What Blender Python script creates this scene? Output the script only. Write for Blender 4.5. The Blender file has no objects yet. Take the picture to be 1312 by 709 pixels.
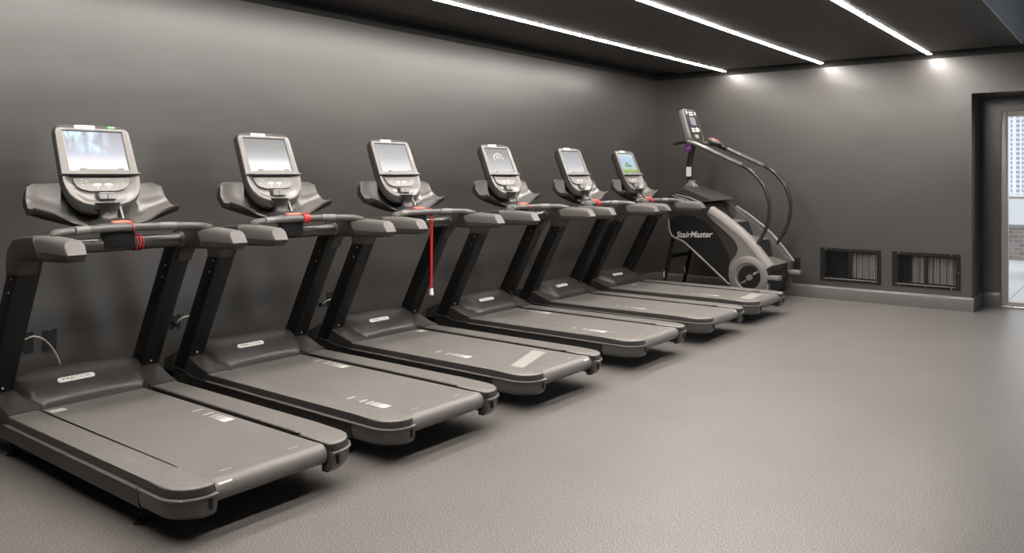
import bpy, bmesh, math, random
from mathutils import Vector, Matrix
PI = math.pi
random.seed(4)
scene = bpy.context.scene
C = scene.collection

# ------------------------------------------------------------------ camera
cam_data = bpy.data.cameras.new('camera')
cam = bpy.data.objects.new('camera', cam_data); C.objects.link(cam)
cam.location = (0, 0, 1.448)
cam.rotation_euler = (PI/2, 0, 0.6628)
cam_data.sensor_width = 36.0
cam_data.lens = 36.0*1030.74/1312
cam_data.shift_y = -(354.5-224.72)/1312
cam_data.clip_end = 2000
scene.camera = cam

# ------------------------------------------------------------------ light
vs = scene.view_settings
vs.view_transform = 'Standard'; vs.look = 'None'; vs.gamma = 1.0; vs.use_curve_mapping = False
vs.exposure = 0.0
SKY = 2.2
STRIP = 135.0
world = bpy.data.worlds.new('sky'); scene.world = world; world.use_nodes = True
wb = world.node_tree.nodes['Background']
wb.inputs['Color'].default_value = (0.91, 0.955, 1.0, 1); wb.inputs['Strength'].default_value = SKY

def area(name, loc, rot, sx, sy, power, col):
    d = bpy.data.lights.new(name, 'AREA'); d.shape = 'RECTANGLE'; d.size = sx; d.size_y = sy
    d.energy = power; d.color = col
    o = bpy.data.objects.new(name, d); C.objects.link(o); o.location = loc; o.rotation_euler = rot
    return o
# daylight through the window on the right; the front lamp is added fill
wl = area('window_daylight_right', (4.35, 7.0, 1.6), (0, PI/2-0.75, 0), 1.6, 2.2, 50, (0.74, 0.86, 1.0))
wl.data.spread = math.radians(95)
area('fill_front', (0.5, -2.8, 1.7), (PI/2, 0, 0), 7.0, 2.4, 8, (1.0, 0.975, 0.94))

# ------------------------------------------------------------------ materials
MATS = {}
def mat(name, col, rough=0.5, metal=0.0, emit=None, es=0.0, noise=None, bump=None, coat=0.0, spec=0.5):
    """noise=(scale, lo, hi) multiplies the colour; bump=(scale, strength, distance)"""
    if name in MATS: return MATS[name]
    m = bpy.data.materials.new(name); m.use_nodes = True
    nt = m.node_tree; b = nt.nodes['Principled BSDF']
    b.inputs['Base Color'].default_value = (*col, 1); b.inputs['Roughness'].default_value = rough
    b.inputs['Metallic'].default_value = metal; b.inputs['Specular IOR Level'].default_value = spec
    b.inputs['Coat Weight'].default_value = coat
    tc = nt.nodes.new('ShaderNodeTexCoord')
    if emit:
        b.inputs['Emission Color'].default_value = (*emit, 1); b.inputs['Emission Strength'].default_value = es
    if noise:
        n = nt.nodes.new('ShaderNodeTexNoise'); n.inputs['Scale'].default_value = noise[0]; n.inputs['Detail'].default_value = 3
        nt.links.new(tc.outputs['Object'], n.inputs['Vector'])
        r = nt.nodes.new('ShaderNodeValToRGB')
        r.color_ramp.elements[0].position = 0.35; r.color_ramp.elements[1].position = 0.65
        r.color_ramp.elements[0].color = (*[c*noise[1] for c in col], 1)
        r.color_ramp.elements[1].color = (*[c*noise[2] for c in col], 1)
        nt.links.new(n.outputs['Fac'], r.inputs['Fac']); nt.links.new(r.outputs['Color'], b.inputs['Base Color'])
    if bump:
        n = nt.nodes.new('ShaderNodeTexNoise'); n.inputs['Scale'].default_value = bump[0]; n.inputs['Detail'].default_value = 4
        nt.links.new(tc.outputs['Object'], n.inputs['Vector'])
        bp = nt.nodes.new('ShaderNodeBump'); bp.inputs['Strength'].default_value = bump[1]; bp.inputs['Distance'].default_value = bump[2]
        nt.links.new(n.outputs['Fac'], bp.inputs['Height']); nt.links.new(bp.outputs['Normal'], b.inputs['Normal'])
    MATS[name] = m
    return m

def mix_ramp(nt, src, stops):
    r = nt.nodes.new('ShaderNodeValToRGB')
    el = r.color_ramp.elements
    while len(el) < len(stops): el.new(0.5)
    for e, (p, c) in zip(el, stops): e.position = p; e.color = (*c, 1)
    nt.links.new(src, r.inputs['Fac']); return r

def wall_material():
    m = bpy.data.materials.new('painted_plaster'); m.use_nodes = True
    nt = m.node_tree; b = nt.nodes['Principled BSDF']; b.inputs['Roughness'].default_value = 0.32
    b.inputs['Specular IOR Level'].default_value = 0.9
    tc = nt.nodes.new('ShaderNodeTexCoord')
    n = nt.nodes.new('ShaderNodeTexNoise'); n.inputs['Scale'].default_value = 0.9; n.inputs['Detail'].default_value = 6
    mp = nt.nodes.new('ShaderNodeMapping'); mp.inputs['Scale'].default_value = (1, 1, 2.2)
    nt.links.new(tc.outputs['Object'], mp.inputs['Vector']); nt.links.new(mp.outputs['Vector'], n.inputs['Vector'])
    r = mix_ramp(nt, n.outputs['Fac'], [(0.3, (0.045, 0.0415, 0.0385)), (0.7, (0.056, 0.0515, 0.048))])
    nt.links.new(r.outputs['Color'], b.inputs['Base Color'])
    n2 = nt.nodes.new('ShaderNodeTexNoise'); n2.inputs['Scale'].default_value = 1.3; n2.inputs['Detail'].default_value = 2.5
    nt.links.new(mp.outputs['Vector'], n2.inputs['Vector'])
    bp = nt.nodes.new('ShaderNodeBump'); bp.inputs['Strength'].default_value = 0.22; bp.inputs['Distance'].default_value = 0.03
    nt.links.new(n2.outputs['Fac'], bp.inputs['Height']); nt.links.new(bp.outputs['Normal'], b.inputs['Normal'])
    return m
def floor_material():
    m = bpy.data.materials.new('rubber_floor'); m.use_nodes = True
    nt = m.node_tree; b = nt.nodes['Principled BSDF']; b.inputs['Roughness'].default_value = 0.40
    b.inputs['Specular IOR Level'].default_value = 0.5
    tc = nt.nodes.new('ShaderNodeTexCoord')
    v = nt.nodes.new('ShaderNodeTexNoise'); v.inputs['Scale'].default_value = 170; v.inputs['Detail'].default_value = 3; v.inputs['Roughness'].default_value = 0.75
    nt.links.new(tc.outputs['Object'], v.inputs['Vector'])
    r = mix_ramp(nt, v.outputs['Fac'], [(0.34, (0.035, 0.031, 0.028)), (0.50, (0.125, 0.115, 0.108)), (0.66, (0.35, 0.325, 0.31))])
    n = nt.nodes.new('ShaderNodeTexNoise'); n.inputs['Scale'].default_value = 1.3; n.inputs['Detail'].default_value = 5
    nt.links.new(tc.outputs['Object'], n.inputs['Vector'])
    r2 = mix_ramp(nt, n.outputs['Fac'], [(0.3, (0.88, 0.88, 0.88)), (0.7, (1.05, 1.05, 1.05))])
    mx = nt.nodes.new('ShaderNodeMix'); mx.data_type = 'RGBA'; mx.blend_type = 'MULTIPLY'; mx.inputs['Factor'].default_value = 1
    nt.links.new(r.outputs['Color'], mx.inputs[6]); nt.links.new(r2.outputs['Color'], mx.inputs[7])
    nt.links.new(mx.outputs[2], b.inputs['Base Color'])
    bp = nt.nodes.new('ShaderNodeBump'); bp.inputs['Strength'].default_value = 0.12; bp.inputs['Distance'].default_value = 0.001
    nt.links.new(v.outputs['Fac'], bp.inputs['Height']); nt.links.new(bp.outputs['Normal'], b.inputs['Normal'])
    return m
M_WALL = wall_material(); M_FLOOR = floor_material()
M_CEIL = mat('ceiling_paint', (0.045, 0.042, 0.040), 0.5, noise=(3, 0.92, 1.06))
M_CEILB = mat('raised_ceiling_paint', (0.42, 0.45, 0.50), 0.6)
M_BASE = mat('baseboard_paint', (0.11, 0.103, 0.097), 0.28)
M_LED = mat('led_diffuser', (0.9, 0.9, 0.9), 0.4, emit=(1.0, 0.935, 0.875), es=STRIP)
M_BLACK = mat('satin_black_metal', (0.008, 0.0075, 0.007), 0.42, spec=0.3)
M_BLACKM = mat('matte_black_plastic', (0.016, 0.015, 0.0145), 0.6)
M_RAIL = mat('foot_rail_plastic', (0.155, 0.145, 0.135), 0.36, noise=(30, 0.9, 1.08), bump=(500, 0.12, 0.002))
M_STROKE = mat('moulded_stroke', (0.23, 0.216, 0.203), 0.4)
M_LIPSHINE = mat('lip_highlight', (0.13, 0.122, 0.115), 0.25)  # lighter tone that paints the highlight along skirt and cap lips
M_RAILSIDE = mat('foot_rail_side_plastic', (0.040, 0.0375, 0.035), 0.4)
M_SKIRT = mat('side_skirt_plastic', (0.016, 0.015, 0.0145), 0.3)
M_CAP = mat('end_cap_plastic', (0.075, 0.071, 0.067), 0.28)
M_BELT = mat('running_belt_rubber', (0.145, 0.135, 0.126), 0.46, noise=(3, 0.93, 1.05), bump=(900, 0.25, 0.001))
M_HOOD = mat('hood_plastic', (0.030, 0.028, 0.0268), 0.36, spec=0.6)
M_GRIP = mat('grip_rubber', (0.105, 0.098, 0.093), 0.45, bump=(400, 0.15, 0.001))
M_GRIPD = mat('grip_shell', (0.03, 0.028, 0.0265), 0.45)
M_TUBE = mat('handle_tube', (0.085, 0.08, 0.076), 0.32)
M_BAR = mat('cross_bar_metal', (0.05, 0.047, 0.045), 0.24, metal=0.4)
M_TRAY = mat('tray_plastic', (0.105, 0.099, 0.094), 0.27)
M_TRAYD = mat('tray_underside', (0.02, 0.019, 0.018), 0.4)
M_CONS = mat('console_silver', (0.18, 0.171, 0.163), 0.34, metal=0.3)
M_CONSB = mat('console_back', (0.045, 0.043, 0.041), 0.35)
M_KEY = mat('keypad_panel', (0.22, 0.21, 0.20), 0.35)
M_BTN = mat('button_grey', (0.17, 0.165, 0.16), 0.35)
M_WHITE = mat('white_marking', (0.55, 0.54, 0.525), 0.5)
M_PALE = mat('pale_badge', (0.72, 0.70, 0.68), 0.4)
M_INK = mat('badge_ink', (0.22, 0.21, 0.205), 0.5)
M_RED = mat('red_cord', (0.62, 0.025, 0.03), 0.45)
M_REDP = mat('red_stop_plastic', (0.75, 0.17, 0.12), 0.4)
M_GREEN = mat('green_marker', (0.15, 0.6, 0.16), 0.4)
M_TAPE = mat('grey_belt_tape', (0.30, 0.285, 0.27), 0.45)
M_CHROME = mat('bright_metal', (0.62, 0.61, 0.60), 0.25, metal=0.9)
M_SMSIL = mat('stepper_silver', (0.17, 0.159, 0.15), 0.42, metal=0.25)
M_SMCH = mat('stepper_charcoal', (0.018, 0.017, 0.0165), 0.42)
M_SMBK = mat('stepper_black', (0.006, 0.0058, 0.0058), 0.5, spec=0.3)
M_STEP = mat('step_rubber', (0.09, 0.085, 0.08), 0.6, bump=(150, 0.3, 0.003))
M_SMIN = mat('stepper_inner_grey', (0.07, 0.066, 0.063), 0.5)
M_CORD = mat('grey_cord', (0.4, 0.38, 0.36), 0.4)
M_PLATE = mat('outlet_plate', (0.012, 0.0115, 0.011), 0.4)
M_SOCK = mat('outlet_face', (0.012, 0.012, 0.012), 0.4)

# ------------------------------------------------------------------ mesh helpers
def finish(name, bm, mats, parent=None, angle=38, recalc=True):
    if recalc: bmesh.ops.recalc_face_normals(bm, faces=bm.faces[:])
    me = bpy.data.meshes.new(name); bm.to_mesh(me); bm.free()
    if not isinstance(mats, (list, tuple)): mats = [mats]
    for m in mats: me.materials.append(m)
    for p in me.polygons: p.use_smooth = True
    me.set_sharp_from_angle(angle=math.radians(angle))
    o = bpy.data.objects.new(name, me); C.objects.link(o)
    if parent: o.parent = parent
    return o
def box(bm, x0, x1, y0, y1, z0, z1, mi=0, bev=0.0, seg=2):
    r = bmesh.ops.create_cube(bm, size=1.0)
    vs_ = r['verts']
    for v in vs_:
        v.co = Vector(((x0+x1)/2+v.co.x*(x1-x0), (y0+y1)/2+v.co.y*(y1-y0), (z0+z1)/2+v.co.z*(z1-z0)))
    fs = set(f for v in vs_ for f in v.link_faces)
    for f in fs: f.material_index = mi
    if bev > 0:
        es = list(set(e for v in vs_ for e in v.link_edges))
        bmesh.ops.bevel(bm, geom=es, offset=bev, segments=seg, affect='EDGES', profile=0.5, material=mi)
def bmnew(): return bmesh.new()
def prism(bm, pts, fn0, fn1, mi=0, bev=0.0, seg=2):
    """polygon pts mapped by fn0 and fn1 to two loops, joined and capped"""
    a = [bm.verts.new(fn0(*p)) for p in pts]; b = [bm.verts.new(fn1(*p)) for p in pts]
    n = len(pts); fs = [bm.faces.new(a), bm.faces.new(b[::-1])]
    caps = list(fs)
    for i in range(n): fs.append(bm.faces.new((a[i], b[i], b[(i+1) % n], a[(i+1) % n])))
    for f in fs: f.material_index = mi
    if bev > 0:
        es = set(e for f in caps for e in f.edges)
        bmesh.ops.bevel(bm, geom=list(es), offset=bev, segments=seg, affect='EDGES', profile=0.5, material=mi)
    return fs
def loft(bm, loops, mi=0, cap=True, closed=True):
    rows = [[bm.verts.new(p) for p in lp] for lp in loops]
    n = len(rows[0]); fs = []
    for r0, r1 in zip(rows, rows[1:]):
        for i in range(n if closed else n-1):
            fs.append(bm.faces.new((r0[i], r0[(i+1) % n], r1[(i+1) % n], r1[i])))
    if cap and closed:
        fs.append(bm.faces.new(rows[0][::-1])); fs.append(bm.faces.new(rows[-1]))
    for f in fs: f.material_index = mi
    return fs
def catmull(pts, n=6):
    P = [Vector(p) for p in pts]; P = [2*P[0]-P[1]]+P+[2*P[-1]-P[-2]]
    out = []
    for i in range(1, len(P)-2):
        for k in range(n):
            t = k/n
            out.append(0.5*((2*P[i])+(P[i+1]-P[i-1])*t+(2*P[i-1]-5*P[i]+4*P[i+1]-P[i+2])*t*t+(3*P[i]-P[i-1]-3*P[i+1]+P[i+2])*t**3))
    out.append(P[-2]); return out
def tube(bm, pts, r, n=12, mi=0, smooth=0):
    P = catmull(pts, smooth) if smooth else [Vector(p) for p in pts]
    rr = r if isinstance(r, (list, tuple)) else None
    up = None; loops = []
    for i, p in enumerate(P):
        t = (P[min(i+1, len(P)-1)]-P[max(i-1, 0)]).normalized()
        if up is None:
            up = Vector((0, 0, 1)) if abs(t.z) < 0.9 else Vector((1, 0, 0))
        u = (up-t*up.dot(t)).normalized(); w = t.cross(u); up = u
        rad = r if rr is None else rr[0]+(rr[1]-rr[0])*i/(len(P)-1)
        loops.append([p+(u*math.cos(2*PI*k/n)+w*math.sin(2*PI*k/n))*rad for k in range(n)])
    loft(bm, loops, mi)
def disc(bm, c, nrm, r, th, n=24, mi=0):
    nrm = Vector(nrm).normalized(); c = Vector(c)
    tube(bm, [c-nrm*th/2, c+nrm*th/2], r, n, mi)
def rrect(a, b, r, n=4, cx=0, cy=0):
    """rounded rectangle outline, half sizes a, b"""
    out = []
    for (sx, sy, st) in ((1, 1, 0), (-1, 1, 1), (-1, -1, 2), (1, -1, 3)):
        for k in range(n+1):
            th = PI/2*(st+k/n)
            out.append((cx+sx*(a-r)+r*math.cos(th), cy+sy*(b-r)+r*math.sin(th)))
    return out
def text_into(bm, s, size, M, mi, depth=0.0006, shear=0.0, sx=1.0, weight=0.0):
    cu = bpy.data.curves.new('lettering', 'FONT'); cu.body = s; cu.size = size; cu.extrude = depth; cu.shear = shear
    cu.offset = weight; cu.align_x = 'CENTER'; cu.align_y = 'CENTER'; cu.resolution_u = 3
    ob = bpy.data.objects.new('lettering', cu); C.objects.link(ob)
    dg = bpy.context.evaluated_depsgraph_get()
    me = bpy.data.meshes.new_from_object(ob.evaluated_get(dg))
    bpy.data.objects.remove(ob)
    n0 = len(bm.faces); v0 = len(bm.verts)
    bm.from_mesh(me); bm.verts.ensure_lookup_table(); bm.faces.ensure_lookup_table()
    for v in bm.verts[v0:]:
        v.co.x *= sx; v.co = M @ v.co
    for f in bm.faces[n0:]: f.material_index = mi
    bpy.data.meshes.remove(me)
def frame(o, xa, ya):
    xa = Vector(xa).normalized(); ya = Vector(ya).normalized(); za = xa.cross(ya)
    M = Matrix((( xa.x, ya.x, za.x, o[0]), (xa.y, ya.y, za.y, o[1]), (xa.z, ya.z, za.z, o[2]), (0, 0, 0, 1)))
    return M
def tag(o, label, cat, group=None):
    o['label'] = label; o['category'] = cat
    if group: o['group'] = group
    return o
def thing(name, label, cat, loc=(0, 0, 0), group=None):
    o = bpy.data.objects.new(name, None); C.objects.link(o); o.location = loc; o.empty_display_size = 0.2
    return tag(o, label, cat, group)
def struct(name, bm, m, angle=30):
    o = finish(name, bm, m, None, angle); o['kind'] = 'structure'; return o

# ------------------------------------------------------------------ room shell
XL, YB = -5.129, 9.705           # left wall, back wall
ZC = 2.755                       # ceiling
XR, YF = 4.5, -3.0
YR = 10.31                       # wall of the door recess
bm = bmnew(); box(bm, XL-0.2, XR+0.2, YF-0.2, YR+0.08, -0.1, 0); struct('floor', bm, M_FLOOR)
bm = bmnew(); box(bm, XL-0.2, XL, YF, YR, 0, 3.7); struct('wall_left', bm, M_WALL)
# back wall with two vent cavities and the door recess beside it
VZ0, VZ1 = 0.215, 0.600
V1 = (-2.967, -2.300); V2 = (-2.183, -1.510)
bm = bmnew()
XE = -1.405
def wcell(x0, x1, z0, z1, y0=YB): box(bm, x0, x1, y0, YR+0.15, z0, z1)
e = 0.025
wcell(XL, V1[0]+e, 0, 3.7); wcell(V1[1]-e, V2[0]+e, 0, 3.7); wcell(V2[1]-e, XE, 0, 3.7)
for v in (V1, V2):
    wcell(v[0]+e, v[1]-e, 0, VZ0+e); wcell(v[0]+e, v[1]-e, VZ1-e, 3.7); wcell(v[0]+e, v[1]-e, VZ0+e, VZ1-e, YB+0.34)
wcell(XE, 2.2, 2.314, 3.7)       # header above the recess
wcell(2.2, XR, 0, 3.7)
struct('wall_back', bm, M_WALL)
bm = bmnew()
box(bm, XE, -1.208, YR, YR+0.15, 0, 2.314); box(bm, -1.208, 2.2, YR, YR+0.15, 2.155, 2.314)
struct('wall_recess', bm, M_WALL)
# right wall with window openings towards the far end; closed wall behind the camera
bm = bmnew()
box(bm, XR, XR+0.2, YF, YR, 0, 0.5); box(bm, XR, XR+0.2, YF, YR, 2.5, 3.7)
for y, y1 in ((-3.0, 5.9), (8.1, 10.31)): box(bm, XR, XR+0.2, y, y1, 0.5, 2.5)
struct('wall_right', bm, M_WALL)
bm = bmnew(); box(bm, XL, XR, YF-0.2, YF, 0, 3.7); struct('wall_front', bm, M_WALL)
# ceiling: main panel, raised margin along the walls, higher bay on the right
XS = -0.93
bm = bmnew(); box(bm, -4.66, XS, YF, 9.44, ZC, ZC+0.12); struct('ceiling', bm, M_CEIL)
bm = bmnew(); box(bm, XL, XS, YF, YB, 2.81, 2.93); struct('trim_1', bm, M_CEIL)
bm = bmnew(); box(bm, XS+.001, XS+.015, YF, 9.44, ZC, 3.6); box(bm, XS+.001, XS+.015, 9.44, YB, 2.81, 3.6); struct('trim_2', bm, M_CEILB)
bm = bmnew(); box(bm, XS-0.1, XR, YF, YB, 3.6, 3.75); struct('ceiling_raised', bm, M_CEILB)
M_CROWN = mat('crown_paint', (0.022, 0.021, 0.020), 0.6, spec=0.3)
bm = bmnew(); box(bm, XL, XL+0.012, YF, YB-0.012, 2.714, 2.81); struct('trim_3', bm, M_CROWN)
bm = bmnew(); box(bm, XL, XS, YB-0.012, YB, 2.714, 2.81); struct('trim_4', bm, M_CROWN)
def baseboard(name, p0, p1, nrm):
    """board from p0 to p1 standing off the wall along nrm"""
    p0 = Vector((*p0, 0)); p1 = Vector((*p1, 0)); n = Vector((*nrm, 0))
    prof = [(0, 0), (0.020, 0), (0.020, 0.126), (0.016, 0.136), (0.012, 0.140), (0.010, 0.150), (0, 0.150)]
    bm = bmnew()
    prism(bm, prof, lambda a, z: p0+n*a+Vector((0, 0, z)), lambda a, z: p1+n*a+Vector((0, 0, z)))
    return struct(name, bm, M_BASE, 50)
baseboard('baseboard_left', (XL, YF), (XL, YB-0.02), (1, 0))
baseboard('baseboard_back', (XL, YB), (XE+0.02, YB), (0, -1))
baseboard('baseboard_return', (XE, YB), (XE, YR-0.02), (1, 0))
baseboard('baseboard_recess', (XE, YR), (-1.212, YR), (0, -1))

# glazed door in the recess
door = bpy.data.objects.new('door_1', None); C.objects.link(door); door.location = (-1.205, YR, 0); door['kind'] = 'structure'
M_DOORF = mat('door_frame_metal', (0.36, 0.34, 0.315), 0.4, metal=0.2)
M_GLASS = bpy.data.materials.new('clear_glass'); M_GLASS.use_nodes = True
nt = M_GLASS.node_tree; nt.nodes.remove(nt.nodes['Principled BSDF'])
tr = nt.nodes.new('ShaderNodeBsdfTransparent'); gl = nt.nodes.new('ShaderNodeBsdfGlossy'); gl.inputs['Roughness'].default_value = 0.02
fr = nt.nodes.new('ShaderNodeFresnel'); fr.inputs['IOR'].default_value = 1.45; mxs = nt.nodes.new('ShaderNodeMixShader')
nt.links.new(fr.outputs[0], mxs.inputs[0]); nt.links.new(tr.outputs[0], mxs.inputs[1]); nt.links.new(gl.outputs[0], mxs.inputs[2])
nt.links.new(mxs.outputs[0], nt.nodes['Material Output'].inputs[0])
bm = bmnew()   # stiles and rails, local coordinates from the door's lower left corner
box(bm, 0, 0.062, -0.015, 0.09, 0.0, 2.15, bev=0.004); box(bm, 1.15, 1.25, -0.015, 0.09, 0.0, 2.15, bev=0.004)
box(bm, 2.3, 3.4, -0.015, 0.09, 0, 2.15, bev=0.004)
box(bm, 0.062, 2.35, -0.012, 0.088, 2.095, 2.15); box(bm, 0.062, 2.35, -0.012, 0.088, 0.0, 0.058)
finish('door_frame', bm, M_DOORF, door)
bm = bmnew(); box(bm, 0.06, 2.31, 0.03, 0.04, 0.055, 2.10); finish('door_glass', bm, M_GLASS, door)
bm = bmnew(); box(bm, -0.002, 2.35, -0.05, -0.012, 0, 0.018, bev=0.004); finish('threshold', bm, M_CHROME, door)

# ------------------------------------------------------------------ outside
M_PAVE = bpy.data.materials.new('terrace_pavers'); M_PAVE.use_nodes = True
nt = M_PAVE.node_tree; b = nt.nodes['Principled BSDF']; tc = nt.nodes.new('ShaderNodeTexCoord'); br = nt.nodes.new('ShaderNodeTexBrick')
br.inputs['Scale'].default_value = 1.0; br.inputs['Brick Width'].default_value = 0.6; br.inputs['Row Height'].default_value = 0.6; br.offset = 0
br.inputs['Mortar Size'].default_value = 0.006
br.inputs['Color1'].default_value = (0.42, 0.42, 0.42, 1); br.inputs['Color2'].default_value = (0.39, 0.39, 0.39, 1); br.inputs['Mortar'].default_value = (0.16, 0.16, 0.16, 1)
nt.links.new(tc.outputs['Object'], br.inputs['Vector']); nt.links.new(br.outputs['Color'], b.inputs['Base Color']); b.inputs['Roughness'].default_value = 0.8
bm = bmnew(); box(bm, -14, 16, YR+0.16, 17.0, -0.12, -0.005)
o = finish('terrace', bm, M_PAVE); o['kind'] = 'structure'
M_CONC = mat('terrace_parapet', (0.35, 0.36, 0.37), 0.8)
bm = bmnew(); box(bm, -10, 12, 16.2, 16.4, 0, 0.55); box(bm, -10, 12, 16.17, 16.43, 0.55, 0.60)
M_PBRICK = bpy.data.materials.new('parapet_brick'); M_PBRICK.use_nodes = True
nt = M_PBRICK.node_tree; b = nt.nodes['Principled BSDF']; tc = nt.nodes.new('ShaderNodeTexCoord'); br = nt.nodes.new('ShaderNodeTexBrick')
mp = nt.nodes.new('ShaderNodeMapping'); mp.inputs['Rotation'].default_value = (PI/2, 0, 0)
br.inputs['Scale'].default_value = 3.5; br.inputs['Color1'].default_value = (0.20, 0.15, 0.14, 1); br.inputs['Color2'].default_value = (0.27, 0.22, 0.21, 1); br.inputs['Mortar'].default_value = (0.33, 0.32, 0.31, 1)
nt.links.new(tc.outputs['Object'], mp.inputs['Vector']); nt.links.new(mp.outputs['Vector'], br.inputs['Vector']); nt.links.new(br.outputs['Color'], b.inputs['Base Color'])
o = finish('terrace_parapet', bm, M_PBRICK); tag(o, 'low brick parapet wall across the terrace outside the glass door', 'parapet')
bm = bmnew()
for x in [-4+0.9*i for i in range(12)]: box(bm, x-0.02, x+0.02, 16.28, 16.32, 0.60, 1.05)
box(bm, -8, 12, 16.27, 16.33, 1.04, 1.08); 
o = finish('parapet_railing', bm, M_DOORF); tag(o, 'thin grey railing on top of the brick parapet outside', 'railing')
# table on the terrace, its slab seen through the door
t = thing('terrace_table', 'pale slab topped table on the terrace outside the glass door', 'table', (-1.43, 13.7, 0))
bm = bmnew(); box(bm, 0.0, 1.8, -0.5, 0.5, 0.70, 0.76, bev=0.01); finish('tabletop', bm, M_CONC, t)
bm = bmnew(); box(bm, 0.75, 1.15, -0.2, 0.2, 0.0, 0.70, bev=0.02); finish('table_leg', bm, M_CONC, t)
# office tower across the street
M_TOWER = mat('tower_concrete', (0.48, 0.50, 0.52), 0.8); M_TWIN = mat('tower_window', (0.17, 0.21, 0.25), 0.4)
t = thing('office_tower', 'tall pale office tower with a dense grid of windows, outside the door', 'building', (-62, 600, -60))
bm = bmnew(); box(bm, -60, 70, 0, 40, 0, 190)
finish('tower_body', bm, M_TOWER, t)
rest = bmnew()
for i in range(-19, 22):
    for k in range(52):
        x = i*3.05; z = 30+k*2.95
        w_ = (1.9, 1.0, 1.0)[i % 3]
        seen = -2 <= i <= 2 and 5 <= k <= 23
        bm = bmnew() if seen else rest
        box(bm, x, x+w_, -0.25, 0.02, z, z+1.9)
        if seen: finish('window', bm, M_TWIN, t)
finish('window_field', rest, M_TWIN, t)['kind'] = 'stuff'
bm = bmnew(); box(bm, -40, 30, 90, 130, -14, -1.2); box(bm, -40, 30, 90, 90.6, -1.2, -0.6)
o = finish('neighbour_roof', bm, M_CONC); tag(o, 'pale flat roof of a lower building below the office tower', 'building')

# ------------------------------------------------------------------ ceiling light strips
for x, lab in ((-4.112, 'glowing white ceiling light strip closest to the left wall above the treadmills'),
               (-2.928, 'glowing white ceiling light strip in the middle of the three strips'),
               (-1.787, 'glowing white ceiling light strip furthest right, beside the raised ceiling bay')):
    t = thing('light_strip', lab, 'ceiling light', (x, 3.35, ZC), 'light strips set in the ceiling')
    bm = bmnew(); box(bm, -0.022, 0.022, 0.2-3.35, 6.255, -0.0045, -0.002, bev=0.001, seg=1); finish('diffuser', bm, M_LED, t)
    bm = bmnew(); box(bm, -0.023, 0.023, 0.2-3.35, 6.257, -0.002, -0.0005); finish('channel', bm, M_CEIL, t)

# ------------------------------------------------------------------ wall vents
def vent(x0, x1, lab):
    t = thing('wall_vent', lab, 'vent', ((x0+x1)/2, YB, VZ0), 'vents low in the back wall')
    a = (x1-x0)/2; H = VZ1-VZ0; f = 0.038
    bm = bmnew()
    box(bm, -a, a, -0.014, -0.001, 0, f+0.004, bev=0.002, seg=1); box(bm, -a, a, -0.014, -0.001, H-f, H, bev=0.002, seg=1)
    box(bm, -a, -a+f+0.02, -0.0135, -0.0012, f, H-f); box(bm, a-f, a, -0.0135, -0.0012, f, H-f)
    finish('frame', bm, M_SMBK, t)
    bm = bmnew(); box(bm, -0.012, 0.02, -0.010, 0.006, f, H-f); finish('mullion', bm, M_SMBK, t)
    bm = bmnew()
    n = 34
    for i in range(n):
        x = -a+f+0.02+(2*a-2*f-0.02)*(i+0.5)/n
        w_ = 0.0042 if i % 4 == 0 else 0.002
        box(bm, x-w_, x+w_, 0.0, 0.012, f, H-f)
    for i in range(22):
        z = f+(H-2*f)*(i+0.5)/22
        box(bm, -a+f, a-f, 0.012, 0.0135, z-0.0014, z+0.0014)
    finish('grille', bm, M_SMBK, t)
    bm = bmnew(); box(bm, -a+f, a-f, -0.022, -0.0142, f-0.012, f-0.003, bev=0.002, seg=1); finish('sill_strip', bm, M_BTN, t)
    for x, z in [(x, z) for x in (-a*0.8, 0.0, a*0.75) for z in (H-.012, .012)]+[(-a+.012, H/2), (a-.012, H/2)]:
        bm = bmnew(); disc(bm, (x, -0.0155, z), (0, 1, 0), 0.006, 0.004, 10); finish('screw', bm, M_CHROME, t)
    # finned heater element inside the cavity
    bm = bmnew()
    box(bm, -0.02 if x0 < -2.5 else -0.14, a-0.03, 0.06, 0.16, 0.045, H-0.05)
    for i in range(10):
        x = 0.0+(a-0.05)*i/9; box(bm, x-0.002, x+0.002, 0.045, 0.06, 0.05, H-0.055)
    finish('inner_panel', bm, M_FIN, t)
M_FIN = mat('heater_fins', (0.8, 0.76, 0.71), 0.5)
vent(V1[0], V1[1], 'black wall vent grille nearer the stair climber in the back wall')
vent(V2[0], V2[1], 'black wall vent grille nearer the glass door in the back wall')

# ------------------------------------------------------------------ treadmill
XREAR = -2.892
def P3(l, w, z): return Vector((-l, w, z))      # l: distance from the rear edge to the wall, w: across, z: up

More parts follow.
